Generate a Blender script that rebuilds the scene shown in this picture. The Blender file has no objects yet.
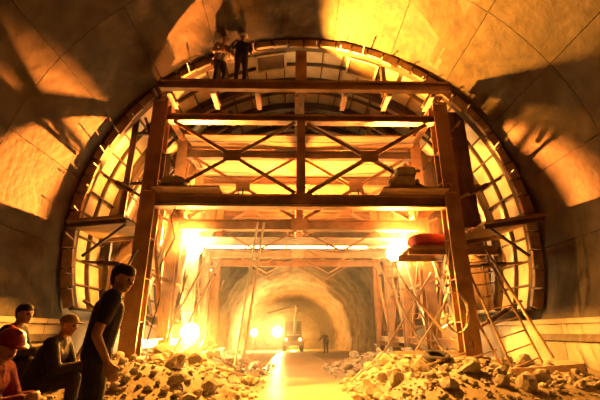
import bpy, math, random
from mathutils import Vector, Matrix, noise
random.seed(7)
R = math.radians
sc = bpy.context.scene
col = sc.collection

# ------------------------------------------------------------ camera, world, exposure
F, TH, YAW, CAMX, CAMZ = 380.0, R(19.15), R(1.1), -0.19, 1.1
cd = bpy.data.cameras.new('camera'); cam = bpy.data.objects.new('camera', cd); col.objects.link(cam)
cd.lens = 36 * F / 600; cd.sensor_width = 36; cd.clip_start = .05; cd.clip_end = 300
cam.location = (CAMX, 0, CAMZ); cam.rotation_euler = (math.pi / 2 + TH, 0, -YAW)
sc.camera = cam
w = bpy.data.worlds.new('night'); sc.world = w; w.use_nodes = True
w.node_tree.nodes['Background'].inputs[0].default_value = (.9, .33, .09, 1)
w.node_tree.nodes['Background'].inputs[1].default_value = .004
sc.view_settings.view_transform = 'Standard'; sc.view_settings.look = 'None'
sc.view_settings.gamma = 1; sc.view_settings.use_curve_mapping = False
sc.view_settings.exposure = 0.62
LAMP_COL = (1, .25, .028)
YELLOW = (1, .35, .035)

def at(px, py, D):
    """world point at distance D down the tunnel on the sight line of a photograph point"""
    x = (px - 300) / F; y = (200 - py) / F
    fy = math.cos(TH) - y * math.sin(TH); fz = math.sin(TH) + y * math.cos(TH)
    X = x * math.cos(YAW) + fy * math.sin(YAW); Y = fy * math.cos(YAW) - x * math.sin(YAW)
    t = D / Y
    return Vector((CAMX + X * t, D, CAMZ + fz * t))

# ------------------------------------------------------------ materials
M = {}
ALB = .5                        # colours darkened to hold bounced light down and keep shadows deep
def mat(name, c1, c2=None, scale=6, rough=.7, metal=0, bump=0.0, bscale=None, emit=None, estr=0, detail=5, spec=.5, streak=None):
    m = bpy.data.materials.new(name); m.use_nodes = True; M[name] = m
    nt = m.node_tree; b = nt.nodes['Principled BSDF']
    b.inputs['Roughness'].default_value = rough; b.inputs['Metallic'].default_value = metal
    b.inputs['Specular IOR Level'].default_value = spec
    c2 = c2 or tuple(v * .6 for v in c1)
    k = .75 if name == 'skin' else ALB
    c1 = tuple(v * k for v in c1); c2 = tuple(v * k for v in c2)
    tc = nt.nodes.new('ShaderNodeTexCoord')
    n = nt.nodes.new('ShaderNodeTexNoise'); n.inputs['Scale'].default_value = scale; n.inputs['Detail'].default_value = detail
    src = tc.outputs['Object']
    if streak:
        mp = nt.nodes.new('ShaderNodeMapping'); mp.inputs['Scale'].default_value = streak
        nt.links.new(src, mp.inputs['Vector']); src = mp.outputs['Vector']
    nt.links.new(src, n.inputs['Vector'])
    r = nt.nodes.new('ShaderNodeValToRGB')
    r.color_ramp.elements[0].position = .32; r.color_ramp.elements[1].position = .68
    r.color_ramp.elements[0].color = (*c2, 1); r.color_ramp.elements[1].color = (*c1, 1)
    nt.links.new(n.outputs['Fac'], r.inputs['Fac']); nt.links.new(r.outputs['Color'], b.inputs['Base Color'])
    if bump:
        n2 = nt.nodes.new('ShaderNodeTexNoise'); n2.inputs['Scale'].default_value = bscale or scale * 4; n2.inputs['Detail'].default_value = 6
        nt.links.new(tc.outputs['Object'], n2.inputs['Vector'])
        bp = nt.nodes.new('ShaderNodeBump'); bp.inputs['Strength'].default_value = bump; bp.inputs['Distance'].default_value = .05
        nt.links.new(n2.outputs['Fac'], bp.inputs['Height']); nt.links.new(bp.outputs['Normal'], b.inputs['Normal'])
    if emit:
        b.inputs['Emission Color'].default_value = (*emit, 1); b.inputs['Emission Strength'].default_value = estr
    return m
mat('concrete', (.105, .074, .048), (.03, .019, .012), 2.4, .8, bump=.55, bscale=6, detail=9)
mat('edge', (.85, .62, .42), (.5, .34, .22), 4, .8, bump=.3)  # timber colour lightened so the edge boards read as lit
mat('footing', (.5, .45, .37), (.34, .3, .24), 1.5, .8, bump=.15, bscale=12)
mat('shotcrete', (.42, .33, .26), (.15, .11, .085), 1.6, .9, bump=.9, bscale=3)
mat('ground', (.6, .52, .42), (.38, .31, .24), 1.2, .75, bump=.6, bscale=7)
mat('road', (.7, .62, .5), (.5, .43, .34), .9, .32, bump=.2, bscale=5)
mat('rock', (.85, .77, .64), (.52, .45, .36), 5, .85, bump=.5)
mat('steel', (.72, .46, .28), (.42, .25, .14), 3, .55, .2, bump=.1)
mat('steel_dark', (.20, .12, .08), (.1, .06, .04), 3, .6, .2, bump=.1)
mat('panel', (.9, .78, .58), (.66, .5, .34), 2.2, .6, .1, bump=.1)
mat('rib', (.13, .08, .055), (.07, .045, .03), 3, .6, .2)
mat('timber', (.50, .34, .20), (.30, .18, .10), 3, .8, bump=.2, streak=(1, 8, 8))
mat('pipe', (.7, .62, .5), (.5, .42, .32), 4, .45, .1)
mat('black', (.03, .028, .026), (.015, .014, .013), 6, .6)
mat('rubber', (.03, .025, .022), None, 8, .8)
mat('sack', (.75, .68, .56), (.55, .47, .36), 6, .9, bump=.4)
mat('red_tarp', (.55, .04, .03), (.35, .02, .02), 4, .6, bump=.4, bscale=8)
mat('red_plastic', (.6, .045, .03), (.45, .03, .02), 4, .35)
mat('white_plastic', (.85, .8, .7), (.75, .7, .6), 4, .4)
mat('yellow_plastic', (.8, .55, .12), (.7, .45, .08), 4, .4)
mat('skin', (.55, .33, .22), (.48, .27, .17), 8, .55)
mat('hair', (.018, .013, .011), None, 30, .6)
mat('shirt_black', (.035, .03, .03), (.022, .02, .02), 10, .85, bump=.3, bscale=18)
mat('trousers', (.06, .05, .05), (.035, .03, .03), 10, .85, bump=.3, bscale=18)
mat('shirt_red', (.4, .04, .035), (.28, .025, .02), 8, .85, bump=.3)
mat('shirt_grey', (.20, .17, .15), (.13, .11, .1), 8, .85, bump=.3)
mat('shirt_pale', (.55, .48, .40), (.4, .34, .28), 8, .85, bump=.3)
mat('shoe', (.05, .035, .025), None, 8, .7)
mat('shoe_pale', (.6, .52, .42), None, 8, .7)
mat('eye', (.02, .015, .012), None, 8, .3)
mat('lip', (.36, .16, .12), None, 8, .5)
mat('glass', (.05, .05, .05), None, 4, .08)
mat('machine', (.22, .13, .05), (.15, .08, .03), 3, .5)
mat('lamp_lens', (1, .9, .7), None, 4, .5, emit=(1, .62, .2), estr=240)
mat('head_lens', (1, .9, .7), None, 4, .5, emit=(1, .62, .22), estr=5)

mat('glare_glow', (1, .9, .7), None, 4, .5, emit=(1, .62, .2), estr=9)  # glow standing for the overexposed crossbeam

# ------------------------------------------------------------ mesh builder
WLOC = {}
def setp(o, label=None, cat=None, group=None, kind=None):
    if label: o['label'] = label
    if cat: o['category'] = cat
    if group: o['group'] = group
    if kind: o['kind'] = kind
    return o
def wloc(o): return WLOC.get(o.name, Vector(o.location))
def root(name, loc, label, cat, group=None):
    o = bpy.data.objects.new(name, None); col.objects.link(o); o.location = loc
    o.empty_display_size = .2; WLOC[o.name] = Vector(loc)
    return setp(o, label, cat, group)
class MB:
    def __init__(s): s.v = []; s.f = []; s.smooth = False
    def add(s, vs, fs):
        k = len(s.v); s.v += [Vector(v) for v in vs]; s.f += [tuple(i + k for i in f) for f in fs]; return s
    def box(s, c, d, rot=None):
        x, y, z = d[0] / 2, d[1] / 2, d[2] / 2
        vs = [Vector(q) for q in ((-x, -y, -z), (x, -y, -z), (x, y, -z), (-x, y, -z), (-x, -y, z), (x, -y, z), (x, y, z), (-x, y, z))]
        if rot is not None: vs = [rot @ q for q in vs]
        c = Vector(c)
        return s.add([q + c for q in vs], [(3, 2, 1, 0), (4, 5, 6, 7), (0, 1, 5, 4), (1, 2, 6, 5), (2, 3, 7, 6), (3, 0, 4, 7)])
    def frame(s, a, b, up=(0, 0, 1)):
        a, b = Vector(a), Vector(b); d = b - a; L = d.length; z = d.normalized(); u = Vector(up)
        if abs(z.dot(u)) > .98: u = Vector((0, 1, 0))
        x = u.cross(z).normalized(); y = z.cross(x)
        return Matrix((x, y, z)).transposed(), (a + b) / 2, L
    def bar(s, a, b, wd, h, up=(0, 0, 1)):
        m, c, L = s.frame(a, b, up); return s.box(c, (wd, h, L), m)
    def ibeam(s, a, b, wd, h, t=.03, up=(0, 0, 1)):
        m, c, L = s.frame(a, b, up)
        s.box(c + m @ Vector((0, h / 2 - t / 2, 0)), (wd, t, L), m); s.box(c - m @ Vector((0, h / 2 - t / 2, 0)), (wd, t, L), m)
        return s.box(c, (t, h - 2 * t, L), m)
    def angle(s, a, b, wd, t=.012, up=(0, 0, 1)):
        m, c, L = s.frame(a, b, up)
        s.box(c + m @ Vector((0, wd / 2 - t / 2, 0)), (wd, t, L), m)
        return s.box(c + m @ Vector((wd / 2 - t / 2, -t / 2, 0)), (t, wd - t, L), m)
    def tube(s, a, b, r, n=8, r2=None):
        m, c, L = s.frame(a, b); r2 = r if r2 is None else r2; vs = []
        for z, q in ((-L / 2, r), (L / 2, r2)):
            for i in range(n):
                g = 2 * math.pi * i / n; vs.append(c + m @ Vector((q * math.cos(g), q * math.sin(g), z)))
        fs = [(i, (i + 1) % n, n + (i + 1) % n, n + i) for i in range(n)]
        return s.add(vs, fs + [tuple(range(n - 1, -1, -1)), tuple(range(n, 2 * n))])
    def path(s, pts, r, n=6):
        pts = [Vector(p) for p in pts]; vs = []
        for i, p in enumerate(pts):
            t = (pts[min(i + 1, len(pts) - 1)] - pts[max(i - 1, 0)]).normalized()
            u = Vector((0, 0, 1)) if abs(t.z) < .95 else Vector((0, 1, 0))
            x = u.cross(t).normalized(); y = t.cross(x)
            for k in range(n):
                g = 2 * math.pi * k / n; vs.append(p + x * r * math.cos(g) + y * r * math.sin(g))
        fs = [(i * n + k, i * n + (k + 1) % n, (i + 1) * n + (k + 1) % n, (i + 1) * n + k) for i in range(len(pts) - 1) for k in range(n)]
        L = len(pts)
        return s.add(vs, fs + [tuple(range(n - 1, -1, -1)), tuple(range((L - 1) * n, L * n))])
    def sphere(s, c, rad, n=10, k=7, zmin=None, rot=None):
        rad = Vector(rad) if not isinstance(rad, (int, float)) else Vector((rad,) * 3); vs = []; c = Vector(c)
        lo = -math.pi / 2 if zmin is None else zmin
        for j in range(k + 1):
            p = lo + (math.pi / 2 - lo) * j / k
            for i in range(n):
                g = 2 * math.pi * i / n
                q = Vector((rad.x * math.cos(p) * math.cos(g), rad.y * math.cos(p) * math.sin(g), rad.z * math.sin(p)))
                vs.append(c + (rot @ q if rot else q))
        fs = [(j * n + i, j * n + (i + 1) % n, (j + 1) * n + (i + 1) % n, (j + 1) * n + i) for j in range(k) for i in range(n)]
        return s.add(vs, fs + [tuple(range(n - 1, -1, -1)), tuple(range(k * n, k * n + n))])
    def arc(s, r0, r1, a0, a1, y0, y1, n):
        """solid curved slab round the tunnel axis"""
        vs = []
        for i in range(n + 1):
            a = a0 + (a1 - a0) * i / n; c, q = math.cos(a), math.sin(a)
            for r, y in ((r0, y0), (r1, y0), (r1, y1), (r0, y1)): vs.append((AX + r * c, y, AZ + r * q))
        fs = [(4 * i + k, 4 * i + (k + 1) % 4, 4 * i + 4 + (k + 1) % 4, 4 * i + 4 + k) for i in range(n) for k in range(4)]
        return s.add(vs, fs + [(3, 2, 1, 0), tuple(4 * n + k for k in range(4))])
    def build(s, name, m, parent=None, smooth=None, label=None, cat=None, group=None, kind=None, origin=None):
        lo = Vector((min(v[i] for v in s.v) for i in range(3))); hi = Vector((max(v[i] for v in s.v) for i in range(3)))
        c = Vector(origin) if origin is not None else ((lo + hi) / 2 if parent else Vector(((lo.x + hi.x) / 2, (lo.y + hi.y) / 2, lo.z)))
        me = bpy.data.meshes.new(name); me.from_pydata([v - c for v in s.v], [], s.f); me.materials.append(M[m])
        if smooth or (smooth is None and s.smooth): me.polygons.foreach_set('use_smooth', [True] * len(me.polygons))
        me.update(); o = bpy.data.objects.new(name, me); col.objects.link(o)
        WLOC[o.name] = c
        if parent: o.parent = parent; o.location = c - wloc(parent)
        else: o.location = c
        return setp(o, label, cat, group, kind)
AX, AZ = .08, 3.3
RL = 5.42                       # finished lining radius
A0, A1 = R(-21.5), R(201.5)

# ------------------------------------------------------------ setting: lining, footing walls, rough tunnel, ground
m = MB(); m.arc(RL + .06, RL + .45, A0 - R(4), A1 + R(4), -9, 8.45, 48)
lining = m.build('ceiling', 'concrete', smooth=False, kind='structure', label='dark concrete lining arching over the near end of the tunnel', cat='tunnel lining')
NA, yy = 13, -9.0
bays = [(-9, -5.6), (-5.6, -2.2), (-2.2, 1.2), (1.2, 3.6), (3.6, 6.0), (6.0, 8.4)]
for y0, y1 in bays:
    for k in range(NA):
        a0 = A0 + (A1 - A0) * k / NA; a1 = A0 + (A1 - A0) * (k + 1) / NA
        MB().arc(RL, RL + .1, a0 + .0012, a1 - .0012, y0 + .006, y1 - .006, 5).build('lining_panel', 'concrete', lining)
for sgn, side in ((-1, 'left'), (1, 'right')):
    xw = AX + sgn * 5.0
    m = MB(); m.box((xw + sgn * .32, 3.9, .5), (.5, 26.2, 1.62))
    wl = m.build('wall_' + side, 'footing', kind='structure', label='low pale concrete footing wall along the %s side' % side, cat='wall')
    for k in range(14):
        y0 = -9 + k * 1.86
        MB().box((xw + sgn * .05, y0 + .93, .62), (.1, 1.845, 1.24)).build('wall_panel', 'footing', wl)
        MB().box((xw + sgn * .16, y0 + .93, 1.30), (.4, 1.85, .09)).build('coping', 'footing', wl)

def floor_z(y): return -.03 * max(0, y - 18)
def far_prof(y):
    t = min(1, max(0, (y - 18) / 13)); t = t * t * (3 - 2 * t)
    rad = 6.15 + (5.55 - 6.15) * t; cz = 3.3 + (floor_z(y) + 1.3 - 3.3) * t
    return rad, cz
vs, fs = [], []
NJ, ys = 44, [8.6 + .45 * i for i in range(155)]
for y in ys:
    rad, cz = far_prof(y)
    for j in range(NJ + 1):
        a = R(-24) + R(228) * j / NJ
        q = Vector((math.cos(a) * 3, y * .55, math.sin(a) * 3))
        ring = .26 * max(0, math.cos((y - 19) * 2 * math.pi / 3.2)) ** 4 if y > 18 else 0
        r = rad + .30 * noise.noise(q) + .2 * noise.noise(q * 2.7) - ring
        vs.append((AX + r * math.cos(a), y, cz + r * math.sin(a)))
n = NJ + 1
for i in range(len(ys) - 1):
    for j in range(NJ): fs.append((i * n + j, i * n + j + 1, (i + 1) * n + j + 1, (i + 1) * n + j))
m = MB(); m.add(vs, fs); m.build('wall_rough_tunnel', 'shotcrete', smooth=True, kind='structure', label='rough sprayed rock tunnel running on behind the gantry', cat='tunnel wall', origin=(0, 8.6, 0))
vs, fs = [], []
for i in range(17):
    for j in range(17):
        x = -6.5 + 13 * i / 16; z = -3 + 11 * j / 16
        vs.append((x, 77.5 + .6 * noise.noise(Vector((x * .6, 3, z * .6))), z))
for i in range(16):
    for j in range(16): fs.append((i * 17 + j, (i + 1) * 17 + j, (i + 1) * 17 + j + 1, i * 17 + j + 1))
m = MB(); m.add(vs, fs); m.build('wall_far_face', 'shotcrete', kind='structure', label='rock face closing the far end of the tunnel', cat='rock face')

def sm(a, b, x):
    t = min(1, max(0, (x - a) / (b - a))); return t * t * (3 - 2 * t)
def gz(x, y):
    """height of the ground, with the rubble heaps to both sides of the road"""
    z = floor_z(y)
    edge_l = -1.0 + .25 * noise.noise(Vector((0, y * .5, 1))); edge_r = 1.0 + .3 * noise.noise(Vector((5, y * .5, 1)))
    hl = .50 * sm(edge_l, edge_l - 1.3, x) * sm(5.2, 7.2, y) * sm(17.5, 12, y)
    hr = .46 * sm(edge_r, edge_r + 1.3, x) * sm(5.2, 7.0, y) * sm(17.0, 12, y)
    b = hl + hr
    return z + b * (1 + .5 * noise.noise(Vector((x * .9, y * .9, 4)))) + .05 * noise.noise(Vector((x * 1.5, y * 1.5, 9))) * min(1, .3 + b * 3)
vs, fs = [], []
gx = [-6.6 + .22 * i for i in range(61)]; gy = [-9 + .5 * i for i in range(26)] + [4.2 + .2 * i for i in range(75)] + [19.5 + 1.0 * i for i in range(60)]
for y in gy:
    for x in gx: vs.append((x, y, gz(x, y)))
for i in range(len(gy) - 1):
    for j in range(60): fs.append((i * 61 + j, i * 61 + j + 1, (i + 1) * 61 + j + 1, (i + 1) * 61 + j))
m = MB(); m.add(vs, fs); gr = m.build('floor', 'ground', smooth=True, kind='structure', label='muddy tunnel floor with a wet road between rubble heaps', cat='ground', origin=(0, 0, 0))
gr.data.materials.append(M['road'])
for p in gr.data.polygons:
    c = p.center
    if -1.15 < c.x < 1.1: p.material_index = 1

# ------------------------------------------------------------ arch formwork
FD0, FD1 = 8.5, 17.0
form = root('arch_formwork', (AX, FD0, 1.5), 'curved steel lining form of ribs and yellow lit panels around the gantry', 'formwork')
RF = 5.36; B0, B1 = R(-19), R(199)
NP = 18; ribs = [FD0 + .12 + i * (FD1 - FD0 - .24) / 6 for i in range(7)]
for b in range(6):
    for k in range(NP):
        a0 = B0 + (B1 - B0) * k / NP; a1 = B0 + (B1 - B0) * (k + 1) / NP
        MB().arc(RF - .02, RF, a0 + .002, a1 - .002, ribs[b] - (.12 if b == 0 else 0) + .012, ribs[b + 1] - .012, 3).build('form_panel', 'panel', form)
for i, y in enumerate(ribs):
    r = MB(); dp = .30 if i else .12
    r.arc(RF - dp, RF - dp + .025, B0, B1, y - .09, y + .09, 44); r.arc(RF - dp + .025, RF - .022, B0, B1, y - .012, y + .012, 44)
    r.build('arch_rib', 'rib', form)
for y in [(ribs[i] + ribs[i + 1]) / 2 for i in range(6)]:
    MB().arc(RF - .11, RF - .022, B0, B1, y - .03, y + .03, 44).build('arch_stiffener', 'rib', form)
NS = 36
for k in range(NS + 1):
    a = B0 + (B1 - B0) * k / NS; c, s_ = math.cos(a), math.sin(a); rr = RF - .065
    MB().bar((AX + rr * c, FD0 + .02, AZ + rr * s_), (AX + rr * c, FD1, AZ + rr * s_), .03, .085, up=(c, 0, s_)).build('long_stiffener', 'rib', form)
NB = 46
for k in range(NB):
    a0 = B0 + (B1 - B0) * k / NB; a1 = B0 + (B1 - B0) * (k + 1) / NB
    e = random.uniform(-.035, .035); f = random.uniform(-.03, .02)
    MB().arc(RF - .17 + e, RF + .045, a0 + .004, a1 - .004, FD0 - .08 + f, FD0 - .01, 2).build('edge_board', 'edge', form)
for k in range(34):           # clamp rods sticking out of the form edge
    a = B0 + (B1 - B0) * (k + .5 + random.uniform(-.3, .3)) / 34; c, s_ = math.cos(a), math.sin(a)
    p = Vector((AX + (RF - .16) * c, FD0 - .05, AZ + (RF - .16) * s_))
    q = Vector((AX + (RF - .22) * c, FD0 - random.uniform(.25, .5), AZ + (RF - .22) * s_ + random.uniform(-.06, .06)))
    MB().tube(p, q, .014, 6).build('clamp_rod', 'pipe', form)
for xh in (-.85, 1.75):       # framed inspection hatches at the crown
    a = math.acos((xh - AX) / 5.2); c, s_ = math.cos(a), math.sin(a)
    t = Vector((-s_, 0, c)); nrm = Vector((c, 0, s_)); o = Vector((AX, 9.05, AZ)) + nrm * (RF - .16)
    h = MB(); hw, hl = .42, .34
    for sg in (-1, 1):
        h.bar(o + t * hw * sg - Vector((0, hl, 0)), o + t * hw * sg + Vector((0, hl, 0)), .06, .05, up=nrm)
        h.bar(o - t * hw + Vector((0, hl * sg, 0)), o + t * hw + Vector((0, hl * sg, 0)), .06, .05, up=nrm)
    hf = h.build('hatch_frame', 'pipe', form)
    MB().bar(o - t * (hw - .04) + nrm * .03, o + t * (hw - .04) + nrm * .03, 2 * hl - .06, .02, up=nrm).build('hatch_door', 'steel_dark', hf)

# ------------------------------------------------------------ gantry
gan = root('formwork_gantry', (0, 8.5, .2), 'tall brown steel portal gantry on legs straddling the road', 'gantry')
XL = 3.55; FR = [8.5, 10.6, 12.8, 14.9, 17.0]; ZM, ZT = 4.0, 6.22
for i, y in enumerate(FR):
    w_ = .36 if i == 0 else .30
    for sg in (-1, 1):
        x = sg * XL
        lg = MB().ibeam((x, y, .62), (x, y, 6.68), w_, .34, .035, up=(0, 1, 0)).build('leg', 'steel', gan)
        if i == 0:
            for z in (1.3, 2.2, 3.1, 4.5, 5.3):
                MB().box((x, y, z), (w_ - .02, .3, .02)).build('web_stiffener', 'steel', lg)
        MB().box((x, y, .60), (.5, .5, .05)).build('base_plate', 'steel', gan)
        bg = MB().box((x, y, .40), (.32, .9, .34)).build('wheel_bogie', 'steel_dark', gan)
        for dy in (-.3, .3):
            MB().tube((x - .1, y + dy, .17), (x + .1, y + dy, .17), .17, 14).build('wheel', 'rubber', bg)
    h = .26 if i == 0 else .22
    yb = y
    mb_ = MB().ibeam((-XL - .0, yb, ZM), (XL + .0, yb, ZM), .26, .30, .03).build('crossbeam', 'steel' if i != 2 else 'pipe', gan)  # third beam made paler so it reads as overexposed by the lamps
    MB().ibeam((-XL, yb, ZT), (XL, yb, ZT), .22, .20 if i == 0 else .25, .03).build('crossbeam', 'steel' if i == 0 else 'steel_dark', gan)  # rear beams coloured dark to stand as silhouettes against the lit deck
    MB().ibeam((0, yb, ZM + .15), (0, yb, ZT - .1), .2, .2, .02, up=(0, 1, 0)).build('post', 'steel', gan)
    if i != 2: MB().box((0, yb - .15, ZM), (.5, .03, .34)).build('gusset_plate', 'steel', gan)
    for px in (-2.2, 0, 2.2):   # posts carrying the crown of the form
        zt = AZ + math.sqrt((RF - .32) ** 2 - (px - AX) ** 2) - .03
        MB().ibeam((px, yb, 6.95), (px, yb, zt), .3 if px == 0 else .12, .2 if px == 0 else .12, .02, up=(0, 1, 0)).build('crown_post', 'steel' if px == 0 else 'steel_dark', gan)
    if i < 3:
        for sg in (-1, 1):      # two crossed braces in each half of the portal truss
            x0, x1, za, zb = sg * .15, sg * 3.2, ZM + .2, ZT - .12
            yo = y - .06
            MB().angle((x0, yo, za), (x1, yo, zb), .09).build('brace', 'steel', gan)
            MB().angle((x0, yo + .03, zb), (x1, yo + .03, za), .09).build('brace', 'steel', gan)
            g = MB(); c0 = Vector(((x0 + x1) / 2, yo - .05, (za + zb) / 2))
            g.box(c0, (.42, .02, .30)); g.build('gusset_plate', 'timber', gan)
    if i in (1, 2, 3, 4):       # light lattice under the crossbeam
        for sg in (-1, 1):
            MB().angle((sg * .1, y, ZM - .16), (sg * 1.2, y, ZM - .75), .05).build('lattice_bar', 'steel', gan)
            MB().angle((sg * 1.2, y, ZM - .75), (sg * 2.2, y, ZM - .16), .05).build('lattice_bar', 'steel', gan)
    # screw jacks from the legs out to the form
    for sg in (-1, 1):
        for (za, zb) in ((1.1, 1.75), (2.5, 2.6), (4.1, 4.7), (5.6, 6.3)):
            rx = math.sqrt((RF - .3) ** 2 - (zb - AZ) ** 2)
            a = Vector((sg * (XL + .16), y + .12, za)); b = Vector((AX + sg * rx, y + .12, zb)); d = (b - a).normalized()
            jk = MB().tube(a, b, .035, 8).build('screw_jack', 'steel', gan)
            MB().tube(a.lerp(b, .3), a.lerp(b, .7), .06, 10).build('jack_sleeve', 'steel_dark', jk)
for sg in (-1, 1):
    for z in (ZM, 6.72):
        MB().ibeam((sg * XL, 8.3, z + (.32 if z == ZM else 0)), (sg * XL, 17.1, z + (.32 if z == ZM else 0)), .2, .24, .025).build('long_beam', 'steel', gan)
    MB().ibeam((sg * XL, 8.3, .85), (sg * XL, 17.1, .85), .16, .18, .02).build('sill_beam', 'steel', gan)
    for i in range(4):          # crossed side braces
        y0, y1 = FR[i] + .2, FR[i + 1] - .2
        MB().angle((sg * XL - .05, y0, .95), (sg * XL - .05, y1, 3.8), .08).build('side_brace', 'pipe' if i in (0, 1) else 'steel', gan)
        MB().angle((sg * XL + .02, y0, 3.8), (sg * XL + .02, y1, .95), .08).build('side_brace', 'steel', gan)
        MB().angle((sg * XL, y0 - .1, 2.4), (sg * XL, y1 + .1, 2.4), .07).build('side_rail', 'steel', gan)
# top working deck cantilevered to the front
for x in (-3.3, -2.2, -1.1, 0, 1.1, 2.2, 3.3):
    MB().ibeam((x, 7.86, 6.76), (x, 8.8, 6.76), .12, .14, .02).build('deck_bearer', 'steel_dark', gan)
MB().ibeam((-3.4, 7.8, 6.72), (3.62, 7.8, 6.72), .14, .24, .025).build('deck_edge_beam', 'steel', gan)
for k in range(19):             # main deck over the portal frames
    y = 9.75 + k * .385
    MB().box((.0 + random.uniform(-.12, .12), y + .18, 6.455 + random.uniform(-.01, .01)), (6.7, .365, .05)).build('deck_plank', 'timber', gan)
for k in range(2):
    y = 7.76 + k * .21
    MB().box((.1 + random.uniform(-.05, .05), y + .1, 6.865), (7.0, .195, .04)).build('deck_plank', 'timber', gan)
# side shelves half way up
for sg in (-1, 1):
    for k in range(4):
        MB().box((sg * 2.6, 8.06 + k * .235, 4.175), (1.5, .22, .04)).build('shelf_plank', 'timber', gan)
for k in range(4):
    MB().box((3.55, 8.78 + k * .24, 2.99), (1.9, .22, .05)).build('shelf_plank', 'timber', gan)
MB().ibeam((2.5, 8.72, 2.88), (4.6, 8.72, 2.88), .1, .16, .02).build('shelf_bearer', 'steel', gan)
MB().ibeam((2.5, 9.6, 2.88), (4.6, 9.6, 2.88), .1, .16, .02).build('shelf_bearer', 'steel', gan)
# planks and boards added beside the legs to block light off the lining
for sg in (-1, 1):
    for x in ((4.00, 4.15, 4.30) if sg > 0 else (4.32,)):
        MB().box((sg * x, 8.85, 5.1), (.145, .05, 3.2)).build('shade_plank', 'steel_dark', gan)
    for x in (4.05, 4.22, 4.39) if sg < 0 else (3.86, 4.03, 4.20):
        MB().box((sg * x, 10.78, 4.9), (.16, .04, 2.9)).build('shade_plank', 'steel_dark', gan)
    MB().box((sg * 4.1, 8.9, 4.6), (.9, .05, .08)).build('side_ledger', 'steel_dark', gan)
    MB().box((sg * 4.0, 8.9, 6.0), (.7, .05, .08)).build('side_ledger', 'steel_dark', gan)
    bd = MB().box((sg * 4.36, 9.85, 2.5), (1.05, .03, 1.75)).build('shade_board', 'steel_dark', gan)
    for x in (-.35, .35): MB().box((sg * 4.36 + x, 9.82, 2.5), (.08, .05, 1.7)).build('batten', 'steel_dark', bd)
# wheel rails
for sg, side in ((-1, 'left'), (1, 'right')):
    MB().ibeam((sg * XL, 6.9, -.072), (sg * XL, 18, -.072), .12, .14, .03).build('gantry_rail', 'steel', None, label='steel rail under the %s wheels of the gantry' % side, cat='rail', group='gantry rails')

# ------------------------------------------------------------ side platforms in front of the form
def platform(x0, x1, y0, y1, z, label, tilt):
    p = root('side_platform', ((x0 + x1) / 2, (y0 + y1) / 2, z), label, 'platform')
    nb = 5
    for k in range(nb):
        ya = y0 + (y1 - y0) * k / nb; wd = (y1 - y0) / nb - .015
        xa, xb = x0 + random.uniform(-.06, .04), x1 + random.uniform(-.04, .06)
        MB().bar((xa, ya + wd / 2, z - tilt), (xb, ya + wd / 2, z + tilt), wd, .05, up=(0, 0, 1)).build('plank', 'timber', p)
    for y in (y0 + .15, y1 - .15):
        MB().bar((x0, y, z - .08 - tilt), (x1, y, z - .08 + tilt), .07, .09).build('bearer', 'steel_dark', p)
        xo, xi = (x0, x1) if x0 < 0 else (x1, x0)
        MB().bar((xi, y, z - .1), (xo + (xi - xo) * .35, y, z - .8), .05, .05).build('bracket', 'steel_dark', p)
platform(-5.1, -3.85, 7.95, 9.7, 3.42, 'tilted plank platform bracketed beside the left gantry leg', .06)
platform(3.95, 5.3, 7.75, 9.7, 3.42, 'plank platform bracketed to the form right of the gantry', .1)

# ------------------------------------------------------------ lamps
def floodlight(p, aim, label, watt, r=.16, lens='lamp_lens', group='sodium work lamps', stand=None, lcol=LAMP_COL, up=False, cone=None, blend=.35):
    p = Vector(p); d = Vector(aim).normalized()
    rt = root('floodlight', p, label, 'lamp', group)
    fl = MB(); fl.tube(p - d * .16, p, r * .45, 14, r)
    hs = fl.build('housing', 'steel_dark', rt)
    MB().tube(p - d * .22, p - d * .158, r * .4, 10).build('ballast', 'black', hs)
    MB().sphere(p + d * .015, (r * .92,) * 3, 16, 10).build('lens', lens, rt, smooth=True)
    side = d.cross(Vector((0, 0, 1))).normalized()
    if stand and up:
        b = Vector(stand); MB().tube(p - d * .2, b, .03, 8).build('mast', 'steel_dark', rt)
    elif stand:
        b = Vector(stand); MB().tube(p - d * .12, b, .02, 8).build('mast', 'steel_dark', rt)
    else:
        br = MB(); br.bar(p - d * .1 + side * (r * .8), p - d * .1 + side * (r * .8) + Vector((0, 0, .3)), .03, .012)
        br.bar(p - d * .1 - side * (r * .8), p - d * .1 - side * (r * .8) + Vector((0, 0, .3)), .03, .012)
        br.bar(p - d * .1 - side * (r * .8) + Vector((0, 0, .3)), p - d * .1 + side * (r * .8) + Vector((0, 0, .3)), .03, .012)
        br.build('bracket', 'steel_dark', rt)
    ld = bpy.data.lights.new('lamp_light', 'SPOT' if cone else 'POINT'); ld.energy = watt; ld.color = lcol; ld.shadow_soft_size = .05
    if cone: ld.spot_size = R(cone); ld.spot_blend = blend
    lo = bpy.data.objects.new('lamp_light', ld); col.objects.link(lo); lo.parent = rt; lo.location = d * (r + .12); lo.rotation_euler = d.to_track_quat('-Z', 'Y').to_euler()
    return rt
L1, L2, L3 = at(195, 247, 12.4), at(393, 254, 12.4), at(190, 332, 11.6)
floodlight(L1, (-.10, -1, .22), 'glaring sodium lamp under the crossbeam beside the left legs', 27000, .3, cone=80, blend=.5)
floodlight(L2, (.12, -1, .22), 'glaring sodium lamp under the crossbeam beside the right legs', 27000, .24, cone=80, blend=.5)
floodlight(L3, (.35, -1, -.5), 'low glaring sodium lamp on a short mast above the left rubble', 5000, .28, stand=(L3.x, L3.y + .1, gz(L3.x, L3.y) - .1), cone=125, lcol=YELLOW)
st = root('beam_glare', ((L1.x + L2.x) / 2, 12.56, 3.78), 'long glowing bar added for the glare along the crossbeam between the two lamps', 'lamp')  # added glowing bar imitating lamp glare on the beam
MB().box(((L1.x + L2.x) / 2, 12.6, 3.79), (5.5, .06, .05)).build('batten', 'white_plastic', st)
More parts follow.
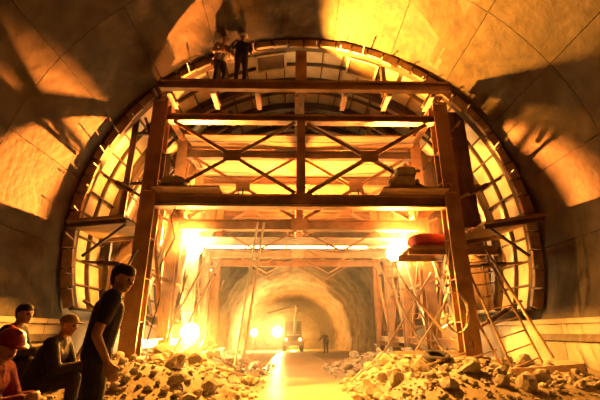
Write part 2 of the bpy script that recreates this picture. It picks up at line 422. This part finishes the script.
for k in range(4):
    xa = L1.x + .32 + k * 1.36; MB().tube((xa, 12.54, 3.78), (xa + 1.3, 12.54, 3.78), .045, 10).build('glare_tube', 'glare_glow', st)
# lamps turned away from the viewer; those on form and deck are added fill
floodlight((3.76, 11.1, 1.75), (.1, -1, -.9), 'work lamp behind the second right leg turned down to the rubble', 2100, .1, cone=92, lcol=YELLOW)
for sg, side in ((-1, 'left'), (1, 'right')):
    for z, lv in ((2.45, 'lower'), (5.0, 'upper')):
        floodlight((sg * 3.78, 9.12, z), (sg * 1, .42, .1), '%s small added lamp behind the %s front leg turned to the form' % (lv, side), 250, .07, cone=112, lcol=YELLOW)  # unseen, added to brighten the front form panels
floodlight((-3.45, 15.25, 3.3), (-1, -.1, .3), 'added lamp behind the left legs turned to the form', 3000, .14, cone=125)  # this pair is added to brighten the rear form
floodlight((3.45, 15.25, 3.3), (1, -.1, .3), 'added lamp behind the right legs turned to the form', 4000, .14, cone=125)
floodlight((0.0, 13.1, 4.1), (0, .15, 1), 'added lamp behind the bright crossbeam turned up to the deck', 8000, .1, cone=150)  # up-turned pair added to brighten the deck underside
floodlight((0.0, 10.95, 4.1), (0, .1, 1), 'added lamp behind the second crossbeam turned up to the deck', 3500, .09, cone=140)
L4, L5, L6 = at(254, 333, 38), at(277, 332, 39.5), Vector((at(293, 340, 47).x, 47, .1))
floodlight(L4, (0, -.2, 1), 'left one of two work lamps deep in the rough tunnel', 1000, .34, stand=(L4.x, L4.y, floor_z(L4.y)), up=True, lcol=YELLOW)
floodlight(L5, (0, -.2, 1), 'work lamp deep in the tunnel next to the machine', 1900, .5, stand=(L5.x, L5.y, floor_z(L5.y)), up=True, lcol=YELLOW)
floodlight(L6, (0, -.2, 1), 'added lamp hidden behind the machine at the far end', 3500, .2, stand=(L6.x, L6.y, floor_z(L6.y)), up=True, lcol=YELLOW)  # unseen, added to brighten the deep tunnel
floodlight((.05, 8.8, 7.27), (2.0, -1.2, .85), 'lamp fixed behind the middle post above the top deck', 10500, .09, cone=100, blend=.9, lcol=(1, .34, .03))
for sg, side in ((-1, 'left'), (1, 'right')):
    floodlight((sg * 1.5, 8.78, 4.07), (sg * .15, -.45, -1), 'added lamp behind the %s half of the front crossbeam turned down to the ground' % side, 3000, .08, cone=92, lcol=YELLOW)  # unseen pair added to brighten rubble and road

# ------------------------------------------------------------ rubble
def rock_mesh(seed, sub):
    import bmesh
    bm = bmesh.new(); bmesh.ops.create_icosphere(bm, subdivisions=sub, radius=1)
    rs = random.Random(seed); off = Vector((rs.uniform(0, 50),) * 3)
    cuts = [(Vector((rs.uniform(-1, 1), rs.uniform(-1, 1), rs.uniform(-1, 1))).normalized(), rs.uniform(.5, .8)) for _ in range(7)]
    sx = (1, rs.uniform(.65, 1), rs.uniform(.5, .8))
    for v in bm.verts:
        for nn, dd in cuts:
            t = v.co.dot(nn)
            if t > dd: v.co -= nn * (t - dd)
        v.co *= 1 + .22 * noise.noise(v.co * 1.6 + off)
        v.co = Vector((v.co.x * sx[0], v.co.y * sx[1], v.co.z * sx[2]))
    me = bpy.data.meshes.new('rock'); bm.to_mesh(me); bm.free(); me.materials.append(M['rock']); return me
rocks = [rock_mesh(i, 2) for i in range(9)]
pebs = [rock_mesh(40 + i, 1) for i in range(6)]
def clear(x, y, r):
    if any(abs(abs(x) - XL) < .32 + r and abs(y - f) < .62 + r for f in FR): return False
    if abs(x - L3.x) < .2 + r and abs(y - L3.y) < .25 + r: return False
    return abs(x) < 4.75 - r
rr = random.Random(3); placed = []
def put_rock(x, y, sz, label, group, sink=.25):
    me = rocks[rr.randrange(9)]; o = bpy.data.objects.new('rock', me); col.objects.link(o)
    o.scale = (sz, sz, sz); o.rotation_euler = (rr.uniform(-.5, .5), rr.uniform(-.5, .5), rr.uniform(0, 6.28))
    o.location = (x, y, gz(x, y) + sz * (.6 - sink)); placed.append((x, y, sz)); return setp(o, label, 'rock', group)
def rock_label(x, y, sz):
    side = 'left' if x < 0 else 'right'; a = abs(x)
    size = 'large' if sz > .17 else ('fist sized' if sz < .1 else 'middling')
    where = 'at the road edge' if a < 1.7 else ('inside the legs' if a < 3.2 else ('around the legs' if a < 3.9 else 'near the wall'))
    deep = 'before the gantry' if y < 8.2 else ('past the front legs' if y < 10.2 else 'deep under the gantry')
    return '%s jagged rock on %s rubble %s, %s' % (size, side, where, deep)
for sg, nn in ((-1, 140), (1, 150)):
    k = 0; tries = 0
    while k < nn and tries < 6000:
        tries += 1
        y = 6.2 + 6.9 * rr.random() ** 1.4; x = sg * rr.uniform(.95, 4.6); sz = .07 + .17 * rr.random() ** 2
        if not clear(x, y, sz) or any((x - a) ** 2 + (y - b) ** 2 < (.8 * (sz + c)) ** 2 for a, b, c in placed): continue
        put_rock(x, y, sz, rock_label(x, y, sz), 'rocks in the %s rubble heap' % ('left' if sg < 0 else 'right')); k += 1
vs, fs = [], []
for _ in range(3600):
    sg = rr.choice((-1, 1)); y = 5.6 + 9.5 * rr.random() ** 1.4; x = sg * (.8 + 3.9 * rr.random()); sz = .02 + .055 * rr.random() ** 2
    me = pebs[rr.randrange(6)]; rot = Matrix.Rotation(rr.uniform(0, 6.28), 3, 'Z') @ Matrix.Rotation(rr.uniform(-.6, .6), 3, 'X')
    k0 = len(vs); c = Vector((x, y, gz(x, y) + sz * .3))
    vs += [c + rot @ (v.co * sz) for v in me.vertices]; fs += [tuple(i + k0 for i in p.vertices) for p in me.polygons]
m = MB(); m.v = vs; m.f = fs; m.build('gravel', 'rock', label='small broken stones strewn over both rubble heaps', cat='gravel', kind='stuff', origin=(0, 8, 0))

# ------------------------------------------------------------ people
def caps(mb, a, r0, b, r1, n=12):
    a, b = Vector(a), Vector(b)
    if (b - a).length > 1e-4: mb.tube(a, b, r0, n, r1)
    mb.sphere(a, r0, n, 8); mb.sphere(b, r1, n, 8)
def evaluated(mb, voxel, smooth):
    me = bpy.data.meshes.new('tmp'); me.from_pydata(mb.v, [], mb.f); me.update()
    o = bpy.data.objects.new('tmp', me); col.objects.link(o)
    md = o.modifiers.new('r', 'REMESH'); md.mode = 'VOXEL'; md.voxel_size = voxel
    s2 = o.modifiers.new('s', 'SMOOTH'); s2.iterations = smooth; s2.factor = .5
    dg = bpy.context.evaluated_depsgraph_get(); out = bpy.data.meshes.new_from_object(o.evaluated_get(dg))
    bpy.data.objects.remove(o); bpy.data.meshes.remove(me); return out
STAND = dict(pelvis=(0, 0, .95), chest=(0, .0, 1.30), neck=(0, -.01, 1.47), head=(0, .035, 1.61), look=(0, 0),
             sh=.185, elR=(.25, -.04, 1.13), elL=(-.25, -.04, 1.13), wrR=(.27, .08, .9), wrL=(-.27, .08, .9),
             knR=(.11, .03, .5), knL=(-.11, .03, .5), anR=(.12, -.03, .09), anL=(-.12, -.03, .09))
def sit(h, **k):
    d = dict(pelvis=(0, 0, h + .1), chest=(0, .12, h + .43), neck=(0, .17, h + .59), head=(0, .23, h + .73), look=(0, -10), sh=.18,
             elR=(.24, .26, h + .26), elL=(-.24, .26, h + .26), wrR=(.1, .46, h + .3), wrL=(-.1, .46, h + .3),
             knR=(.14, .44, h + .17), knL=(-.14, .44, h + .17), anR=(.13, .42, .09), anL=(-.13, .42, .09)); d.update(k); return d
def person(pose, loc, face, label, scale=1.0, shirt='shirt_black', pants='trousers', shoe='shoe', hat=None, hatmat='white_plastic', voxel=.012, sleeve=.55, group=None):
    J = {k: (Vector(v) if isinstance(v, tuple) and len(v) == 3 else v) for k, v in pose.items()}
    B = []
    pv, ch, nk, hd = J['pelvis'], J['chest'], J['neck'], J['head']; up = (nk - ch).normalized()
    X = Vector((1, 0, 0)); side = (J.get('turn') or X)
    def add(a, r0, b, r1, t): B.append((Vector(a), r0, Vector(b), r1, t))
    add(pv - X * .075, .115, pv + X * .075, .115, 'pants')
    for s_ in (-1, 1): add(pv + X * .055 * s_ + Vector((0, 0, .06)), .11, ch + X * .085 * s_, .115, 'shirt')
    shc = ch.lerp(nk, .62)
    add(ch - X * .09, .115, ch + X * .09, .115, 'shirt'); add(shc - X * J['sh'] * .8, .07, shc + X * J['sh'] * .8, .07, 'shirt')
    add(ch, .11, shc, .085, 'shirt'); add(shc, .06, hd - Vector((0, .02, .06)), .052, 'skin')
    yw, pt = J['look']; HR = Matrix.Rotation(R(yw), 3, 'Z') @ Matrix.Rotation(R(pt), 3, 'X')
    H = lambda x, y, z: hd + HR @ Vector((x, y, z))
    add(H(0, -.02, .03), .083, H(0, .015, .03), .08, 'skin'); add(H(0, .0, -.02), .07, H(0, .04, -.05), .055, 'skin'); add(H(0, .045, -.06), .045, H(0, .06, -.075), .034, 'skin')
    add(H(0, .085, .015), .011, H(0, .108, -.022), .016, 'skin')
    add(H(-.03, .09, .03), .013, H(.03, .09, .03), .013, 'skin')
    for s_ in (-1, 1):
        add(H(.08 * s_, -.005, .01), .016, H(.078 * s_, -.01, -.025), .013, 'skin')
        add(H(.031 * s_, .087, .008), .011, H(.031 * s_, .09, .008), .011, 'eye')
    add(H(-.02, .089, -.055), .009, H(.02, .089, -.055), .009, 'lip')
    for s_, q in ((1, 'R'), (-1, 'L')):
        sh = shc + X * J['sh'] * s_; el, wr = J['el' + q], J['wr' + q]; md = sh.lerp(el, sleeve)
        add(sh, .068, md, .054, 'shirt')
        if sleeve < .95: add(md, .047, el, .041, 'skin'); add(el, .041, wr, .027, 'skin')
        else: add(el, .047, wr, .036, 'shirt')
        d = (wr - el).normalized(); inn = (-X * s_ - d * (-X * s_).dot(d)).normalized(); lat = d.cross(inn).normalized()
        if lat.y < 0: lat = -lat
        k1 = wr + d * .085
        for o_ in (-.024, 0, .024): add(wr + lat * o_ * .6, .02, k1 + lat * o_, .018, 'skin')
        for o_, L in ((-.034, .062), (-.0115, .078), (.0115, .084), (.034, .074)):
            b = k1 + lat * o_; m1 = b + d * L * .5 + inn * .012; add(b, .0105, m1, .0095, 'skin'); add(m1, .0095, m1 + d * L * .38 + inn * .035, .008, 'skin')
        tb = wr + d * .03 + lat * .03; t1 = tb + d * .035 + lat * .03 + inn * .012; add(tb, .014, t1, .011, 'skin'); add(t1, .011, t1 + d * .032 + inn * .018, .009, 'skin')
        hp = pv + X * .09 * s_; kn, an = J['kn' + q], J['an' + q]
        add(hp, .098, kn, .062, 'pants'); add(kn, .062, an, .045, 'pants')
        toe = an + Vector((0, .15, -.05)); add(an - Vector((0, .03, .035)), .045, an, .045, 'shoe'); add(an - Vector((0, .0, .03)), .045, toe, .036, 'shoe')
    def mesh_of(tags, inf):
        mb = MB()
        for a, r0, b, r1, t in B:
            if tags is None or t in tags: caps(mb, a, r0 + inf, b, r1 + inf)
        return evaluated(mb, voxel, 2)
    def place(me, name, m_, parent):
        me.materials.clear(); me.materials.append(M[m_]); me.polygons.foreach_set('use_smooth', [True] * len(me.polygons))
        o = bpy.data.objects.new(name, me); col.objects.link(o); o.name = name; me.name = name
        if parent: o.parent = parent
        return o
    b = mesh_of(None, 0); body = place(b, 'person', 'skin', None)
    b.materials.append(M['eye']); b.materials.append(M['lip'])
    spots = [(a.lerp(c, .5), 1 if t == 'eye' else 2, r0) for a, r0, c, r1, t in B if t in ('eye', 'lip')]
    for p in b.polygons:
        for c, k, r0 in spots:
            d = p.center - c
            if (k == 1 and d.length < .015) or (k == 2 and abs((HR.inverted() @ d).z) < .008 and d.length < .027): p.material_index = k
    setp(body, label, 'person', group)
    place(mesh_of(('shirt',), .014), 'shirt', shirt, body); place(mesh_of(('pants',), .012), 'trousers', pants, body)
    shoes = mesh_of(('shoe',), .008); place(shoes, 'shoes', shoe, body)
    # hair or hat
    mb = MB(); c = H(0, -.003, .035); top = HR
    if hat == 'helmet':
        mb.sphere(c + HR @ Vector((0, 0, .01)), (.112, .13, .115), 18, 8, zmin=0, rot=HR)
        mb.sphere(c + HR @ Vector((0, .03, .0)), (.125, .155, .018), 18, 4, rot=HR)
        mb.bar(c + HR @ Vector((0, -.09, .09)), c + HR @ Vector((0, .09, .09)), .03, .06, up=HR @ Vector((0, 0, 1)))
        me = bpy.data.meshes.new('helmet'); me.from_pydata(mb.v, [], mb.f); place(me, 'helmet', hatmat, body)
    elif hat == 'cap':
        mb.sphere(c, (.096, .11, .10), 16, 8, zmin=0, rot=HR); mb.sphere(c + HR @ Vector((0, .11, .01)), (.07, .08, .012), 14, 4, rot=HR)
        me = bpy.data.meshes.new('cap'); me.from_pydata(mb.v, [], mb.f); place(me, 'cap', hatmat, body)
    else:
        hb = MB(); caps(hb, H(0, -.035, .05), .092, H(0, .022, .062), .078); caps(hb, H(0, -.05, .0), .075, H(0, -.05, -.03), .06)
        for s_ in (-1, 1): caps(hb, H(.062 * s_, -.02, .04), .03, H(.07 * s_, .0, .02), .016)
        place(evaluated(hb, voxel, 2), 'hair', 'hair', body)
    body.location = loc; body.rotation_euler = (0, 0, math.atan2(-face[0], face[1])); body.scale = (scale,) * 3
    return body
# man standing in front, turned to the right
p = at(101, 330, 3.5)
person(dict(STAND, chest=(0, .04, 1.30), neck=(0, .06, 1.46), head=(0, .115, 1.585), look=(-35, -12), elR=(.23, -.02, 1.10), wrR=(.21, .10, .87), elL=(-.23, .0, 1.1), wrL=(-.2, .06, .86)),
       (p.x - .0, 3.5, 0), (.9, .38), 'man in dark T-shirt standing in front, looking down to the right', .98, voxel=.009)
# people crouching beside him
p = at(62, 345, 4.5)
person(sit(.5, look=(-15, -8)), (p.x - .2, 4.5, 0), (1, .15), 'crouching worker with pale cap resting arms on knees behind standing man', .95, shirt='shirt_black', hat='cap', hatmat='shirt_pale', voxel=.012, sleeve=1)
put = put_rock
p2 = at(62, 345, 4.5)
def seat_rock(x, y, h, label):
    o = bpy.data.objects.new('boulder', rocks[4]); col.objects.link(o); o.scale = (.34, .3, h * .78); o.location = (x, y, h * .5 - .04); setp(o, label, 'rock')
seat_rock(p2.x - .24, 4.5, .48, 'flat boulder under the crouching worker with pale cap')
p = at(20, 320, 4.9)
person(sit(.64, look=(-25, 0), anR=(.13, .3, .09), anL=(-.13, .3, .09)), (p.x - .2, 4.9, 0), (1, .2), 'dark haired person in dark jacket sitting at the left edge', .95, shirt='shirt_black', voxel=.012, sleeve=1)
seat_rock(p.x - .26, 4.9, .5, 'tall boulder under the dark haired person at left edge')
p = at(4, 358, 3.5)
person(sit(.31, look=(-30, -20)), (p.x - .22, 3.5, 0), (1, .15), 'worker in red helmet and red top sitting nearest the viewer', .95, shirt='shirt_red', hat='helmet', hatmat='red_plastic', voxel=.012, sleeve=1)
seat_rock(p.x - .26, 3.5, .29, 'low boulder under the worker in red helmet')
# two workers on the top deck
DZ = 6.885
p = at(240, 82, 7.98)
person(dict(STAND, look=(20, -5), elR=(.3, .02, 1.16), wrR=(.27, .25, 1.12), elL=(-.3, -.0, 1.14), wrL=(-.28, .2, 1.02)), (p.x, 7.98, DZ), (.35, -1), 'worker in dark clothes and white helmet standing on the top deck', .885, hat='helmet', shoe='shoe_pale', voxel=.015, sleeve=1)
p = at(218, 82, 8.05)
person(dict(STAND, pelvis=(0, -.05, .85), chest=(0, .12, 1.16), neck=(0, .22, 1.29), head=(0, .3, 1.4), look=(0, -25), knR=(.12, .16, .46), knL=(-.12, .1, .45), elR=(.26, .25, .95), wrR=(.16, .45, .88), elL=(-.26, .25, .95), wrL=(-.16, .45, .85)),
       (p.x, 8.1, DZ), (.5, -.9), 'stooping worker in pale jacket on the top deck', .9, shirt='shirt_pale', hat='cap', hatmat='shirt_pale', voxel=.015, sleeve=1)
p = at(326, 350, 30)
person(dict(STAND, pelvis=(0, -.05, .85), chest=(0, .15, 1.12), neck=(0, .26, 1.22), head=(0, .34, 1.3), look=(0, -20), elR=(.28, .3, .95), wrR=(.3, .5, .9), elL=(-.28, .3, .95), wrL=(-.3, .5, .8)),
       (p.x, 30, gz(p.x, 30) - .0), (-.6, -1), 'distant worker bending forward in the rough tunnel', 1.0, shirt='shirt_pale', hat='helmet', voxel=.02, sleeve=1)

# ------------------------------------------------------------ ladders, poles, pipes
def ladder(a0, b0, a1, b1, n, label, m_='pipe'):
    a0, b0, a1, b1 = map(Vector, (a0, b0, a1, b1))
    rt = root('ladder', (a0 + b0) / 2, label, 'ladder')
    MB().tube(a0, a1, .024, 8).build('rail', m_, rt); MB().tube(b0, b1, .024, 8).build('rail', m_, rt)
    for k in range(n):
        t = (k + .6) / n; MB().tube(a0.lerp(a1, t), b0.lerp(b1, t), .015, 6).build('rung', m_, rt)
def gnd(px, D, py=380, lift=0):
    p = at(px, py, D); return Vector((p.x, D, gz(p.x, D) + lift))
ladder(gnd(517, 7.7), gnd(547, 7.7), at(463, 258, 8.6), at(487, 257, 8.6), 9, 'wooden ladder leaning against the right gantry shelf', 'timber')
def pole(a, b, r, m_, label, cat='pole', name='pole', group=None):
    MB().tube(a, b, r, 8).build(name, m_, None, label=label, cat=cat, group=group)
pole(at(553, 358, 7.3), at(486, 250, 8.35), .03, 'steel', 'steel pole slanting outside the ladder on the right')
pole(gnd(506, 8.0), at(446, 262, 8.9), .026, 'steel', 'thin steel pole leaning inside the ladder on the right')
pole(gnd(62, 6.6), at(137, 250, 8.2), .035, 'steel_dark', 'dark pole leaning on the left gantry leg behind the people')
pole(gnd(234, 11.2), at(258, 222, 10.3), .035, 'white_plastic', 'left one of two white pipes leaning on the second crossbeam', 'pipe', 'pipe')
pole(gnd(241, 11.2), at(264, 222, 10.3), .035, 'white_plastic', 'right one of two white pipes leaning on the second crossbeam', 'pipe', 'pipe')
ladder(gnd(150, 9.3), gnd(168, 9.5), at(205, 262, 10.3), at(219, 262, 10.3), 8, 'ladder leaning inside the left gantry legs')
ladder(gnd(452, 9.4), gnd(432, 9.6), at(393, 262, 10.4), at(378, 262, 10.4), 8, 'ladder leaning inside the right gantry legs')
for k, (a, b) in enumerate((((160, 345, 9.2), (187, 275, 9.6)), ((196, 348, 10.1), (224, 280, 10.5)))):
    pole(gnd(a[0], a[2]), at(*b), .025, 'pipe', ('short pale scaffold tube by the left front leg', 'short pale scaffold tube by the white pipes')[k])
for k, (a, b) in enumerate((((470, 350, 8.9), (405, 285, 9.6)), ((412, 350, 9.8), (447, 300, 9.2)), ((380, 345, 10.5), (432, 272, 9.8)))):
    pole(gnd(a[0], a[2]), at(*b), .024, 'pipe' if k else 'steel', ('brown scaffold tube crossing behind the right front leg', 'short pale scaffold tube inside the right front leg', 'long pale scaffold tube by the right ladder')[k])
# ------------------------------------------------------------ timbers lying on the rubble
for k, (a, b, wd, h, lb) in enumerate((
    ((516, 384, 7.5), (592, 396, 6.7), .16, .14, 'thick timber lying at the foot of the right wall'),
    ((396, 368, 9.2), (462, 372, 8.2), .12, .06, 'plank lying over the right rubble near the front leg'),
    ((412, 376, 8.2), (446, 388, 7.4), .10, .05, 'short plank half buried in the right rubble'),
    ((150, 380, 8.0), (205, 372, 8.8), .10, .05, 'narrow plank lying across the left rubble'))):
    A, B_ = gnd(a[0], a[2], a[1], .12), gnd(b[0], b[2], b[1], .12)
    MB().bar(A, B_, wd, h).build('squared_timber' if wd > .14 else 'plank', 'timber', None, label=lb, cat='timber')
for a, b, lb in ((((402, 372, 8.4), (440, 366, 9.0)), 0, 'pale stick lying on the right rubble beside the plank'), (((476, 380, 7.9), (500, 372, 8.6)), 0, 'pale stick propped on rocks below the ladder'), (((430, 390, 7.3), (470, 383, 7.8)), 0, 'pale stick lying low on the right rubble'), (((350, 378, 8.6), (385, 371, 9.3)), 0, 'pale stick lying near the road on the right rubble'), (((215, 384, 7.9), (246, 374, 8.8)), 0, 'pale stick lying near the road on the left rubble')):
    A, B_ = gnd(a[0][0], a[0][2], a[0][1], .14), gnd(a[1][0], a[1][2], a[1][1], .22)
    MB().tube(A, B_, .022, 7, .016).build('stick', 'pipe', None, label=lb, cat='stick', group='sticks on the rubble')
ty = gnd(440, 7.7, 382, .1); rg = MB(); NT = 20
rg.path([ty + Vector((.2 * math.cos(2 * math.pi * k / NT), .2 * math.sin(2 * math.pi * k / NT) * .9, .06 * math.sin(2 * math.pi * k / NT) + .05)) for k in range(NT + 1)], .06, 8)
rg.build('tyre', 'rubber', None, smooth=True, label='small black tyre lying on the right rubble', cat='tyre')
# ------------------------------------------------------------ sacks and tarpaulin
def blob(name, c, d, m_, label, cat, e=.6, seed=0, amp=.06, group=None, parent=None):
    vs, fs = [], []; n, k = 24, 14; sp = lambda q, ee: math.copysign(abs(q) ** ee, q)
    for j in range(k + 1):
        p = -math.pi / 2 + math.pi * j / k
        for i in range(n):
            g = 2 * math.pi * i / n
            q = Vector((sp(math.cos(p), e) * sp(math.cos(g), e), sp(math.cos(p), e) * sp(math.sin(g), e), sp(math.sin(p), e)))
            q *= 1 + amp * noise.noise(q * 2.2 + Vector((seed, 0, 0))) + amp * .6 * noise.noise(q * 5 + Vector((seed, 3, 0)))
            vs.append((c[0] + q.x * d[0] / 2, c[1] + q.y * d[1] / 2, c[2] + d[2] / 2 + q.z * d[2] / 2))
    for j in range(k):
        for i in range(n): fs.append((j * n + i, j * n + (i + 1) % n, (j + 1) * n + (i + 1) % n, (j + 1) * n + i))
    fs += [tuple(range(n - 1, -1, -1)), tuple(range(k * n, k * n + n))]
    mb = MB(); mb.add(vs, fs); return mb.build(name, m_, parent, smooth=True, label=label, cat=cat, group=group)
for c, d, lb, sd in (((2.35, 8.22, 4.20), (.62, .4, .34), 'lower pale sack on the shelf by the right leg', 1), ((2.45, 8.22, 4.52), (.5, .36, .26), 'upper pale sack on the shelf by the right leg', 5), ((-2.95, 8.22, 4.20), (.55, .4, .3), 'pale sack on the shelf by the left leg', 9)):
    sk = blob('sack', c, d, 'sack', lb, 'sack', .7, sd, .12)
    tx = c[0] + d[0] * .48
    MB().tube((tx - .06, c[1], c[2] + d[2] * .55), (tx + .1, c[1], c[2] + d[2] * .75), .02, 8, .05).build('tied_neck', 'sack', sk)
blob('tarpaulin', (3.12, 9.15, 3.015), (.85, .6, .36), 'red_tarp', 'folded red tarpaulin on the shelf inside the right front leg', 'tarpaulin', .5, 2, .14)
# ------------------------------------------------------------ hanging cables
def sag(a, b, s_, n=14):
    a, b = Vector(a), Vector(b); return [a.lerp(b, t / n) - Vector((0, 0, s_ * 4 * (t / n) * (1 - t / n))) for t in range(n + 1)]
def cable(pts, r, label, m_='black'): MB().path(pts, r).build('cable', m_, None, label=label, cat='cable', smooth=True)
cable(sag((-3.3, 8.28, 3.9), (3.3, 8.28, 3.88), .0) , .012, 'thin black cable clipped along the front crossbeam')
cable(sag((-3.35, 12.55, 3.95), (-.3, 12.6, 3.8), .25), .014, 'slack cable hanging from the bright crossbeam left')
cable(sag((.3, 12.6, 3.8), (2.9, 12.55, 3.9), .22), .014, 'slack cable hanging from the bright crossbeam right')
c0 = Vector((3.25, 8.25, 1.5))
cable([c0 + Vector((.28 * math.cos(t * .42) * (1 - .004 * t), -.02 * math.sin(t), .42 * math.sin(t * .42))) for t in range(46)], .012, 'coiled pale hose hanging on the right front leg', 'pipe')
cable(sag((3.3, 8.27, 2.9), (3.05, 8.27, 1.9), .1), .012, 'pale hose end dangling above the coil on the right leg', 'pipe')
cable([(-2.9, 8.6, 4.1), (-3.0, 8.45, 3.6), (-2.85, 8.4, 3.1), (-3.1, 8.45, 2.5), (-3.05, 8.5, 1.8), (-3.2, 8.4, .8)], .014, 'black cable dropping down beside the left front leg')
# ------------------------------------------------------------ machine deep in the tunnel
D = 38.0; px = at(293, 340, D).x; z0 = floor_z(D)
tk = root('drill_rig', (px, D, z0), 'heavy tunnelling machine with cab and raised boom deep in the tunnel', 'machine')
MB().box((px, D + 1.6, z0 + .85), (1.75, 4.2, .7)).build('chassis', 'machine', tk)
MB().box((px, D - .55, z0 + .72), (1.85, .25, .42)).build('bumper', 'white_plastic', tk)
cb = MB().box((px, D + .4, z0 + 1.95), (1.6, 1.5, 1.5)).build('cab', 'machine', tk)
MB().box((px, D - .37, z0 + 2.15), (1.35, .05, .75)).build('windshield', 'glass', cb)
MB().box((px, D - .37, z0 + 1.45), (1.3, .06, .12)).build('grille', 'white_plastic', cb)
MB().box((px, D + .4, z0 + 2.74), (1.7, 1.6, .08)).build('roof', 'white_plastic', cb)
for sg in (-1, 1):
    for dy in (.1, 2.9): MB().tube((px + sg * .62, D + dy, z0 + .45), (px + sg * .98, D + dy, z0 + .45), .45, 18).build('wheel', 'rubber', tk)
    MB().tube((px + sg * .65, D - .72, z0 + 1.05), (px + sg * .65, D - .6, z0 + 1.05), .13, 12).build('headlight', 'head_lens', tk)
b1, b2, b3 = Vector((px + .1, D - .3, z0 + 1.4)), at(297, 305, D - 1.5), at(268, 313, D - 3.2)
bm_ = MB().bar(b1, b2, .22, .26).build('boom', 'white_plastic', tk); MB().bar(b2, b3, .14, .16).build('boom_arm', 'machine', bm_)
MB().sphere(b2, .2, 12, 8).build('boom_joint', 'steel_dark', bm_)

# ------------------------------------------------------------ dusty haze in the working area
hz = bpy.data.materials.new('haze'); hz.use_nodes = True; nt = hz.node_tree; nt.nodes.clear()
ou = nt.nodes.new('ShaderNodeOutputMaterial'); vo = nt.nodes.new('ShaderNodeVolumeScatter')
vo.inputs['Color'].default_value = (1, .9, .75, 1); vo.inputs['Density'].default_value = .012; vo.inputs['Anisotropy'].default_value = .65
nt.links.new(vo.outputs[0], ou.inputs['Volume']); M['haze'] = hz
m = MB(); m.box((.05, 14.6, 2.45), (9.4, 10.8, 7.7)); m.build('dust_haze', 'haze', None, label='thin dusty haze glowing around the lamps under the gantry', cat='haze', kind='stuff')
h2 = hz.copy(); h2.node_tree.nodes['Volume Scatter'].inputs['Density'].default_value = .014; M['haze_far'] = h2  # denser here to spread a glow around the far lamps
m = MB(); m.box((.05, 39, .75), (8.0, 16, 5.6)); m.build('dust_haze', 'haze_far', None, label='dusty haze thickened for the glow of the lamps deep in the tunnel', cat='haze', kind='stuff')
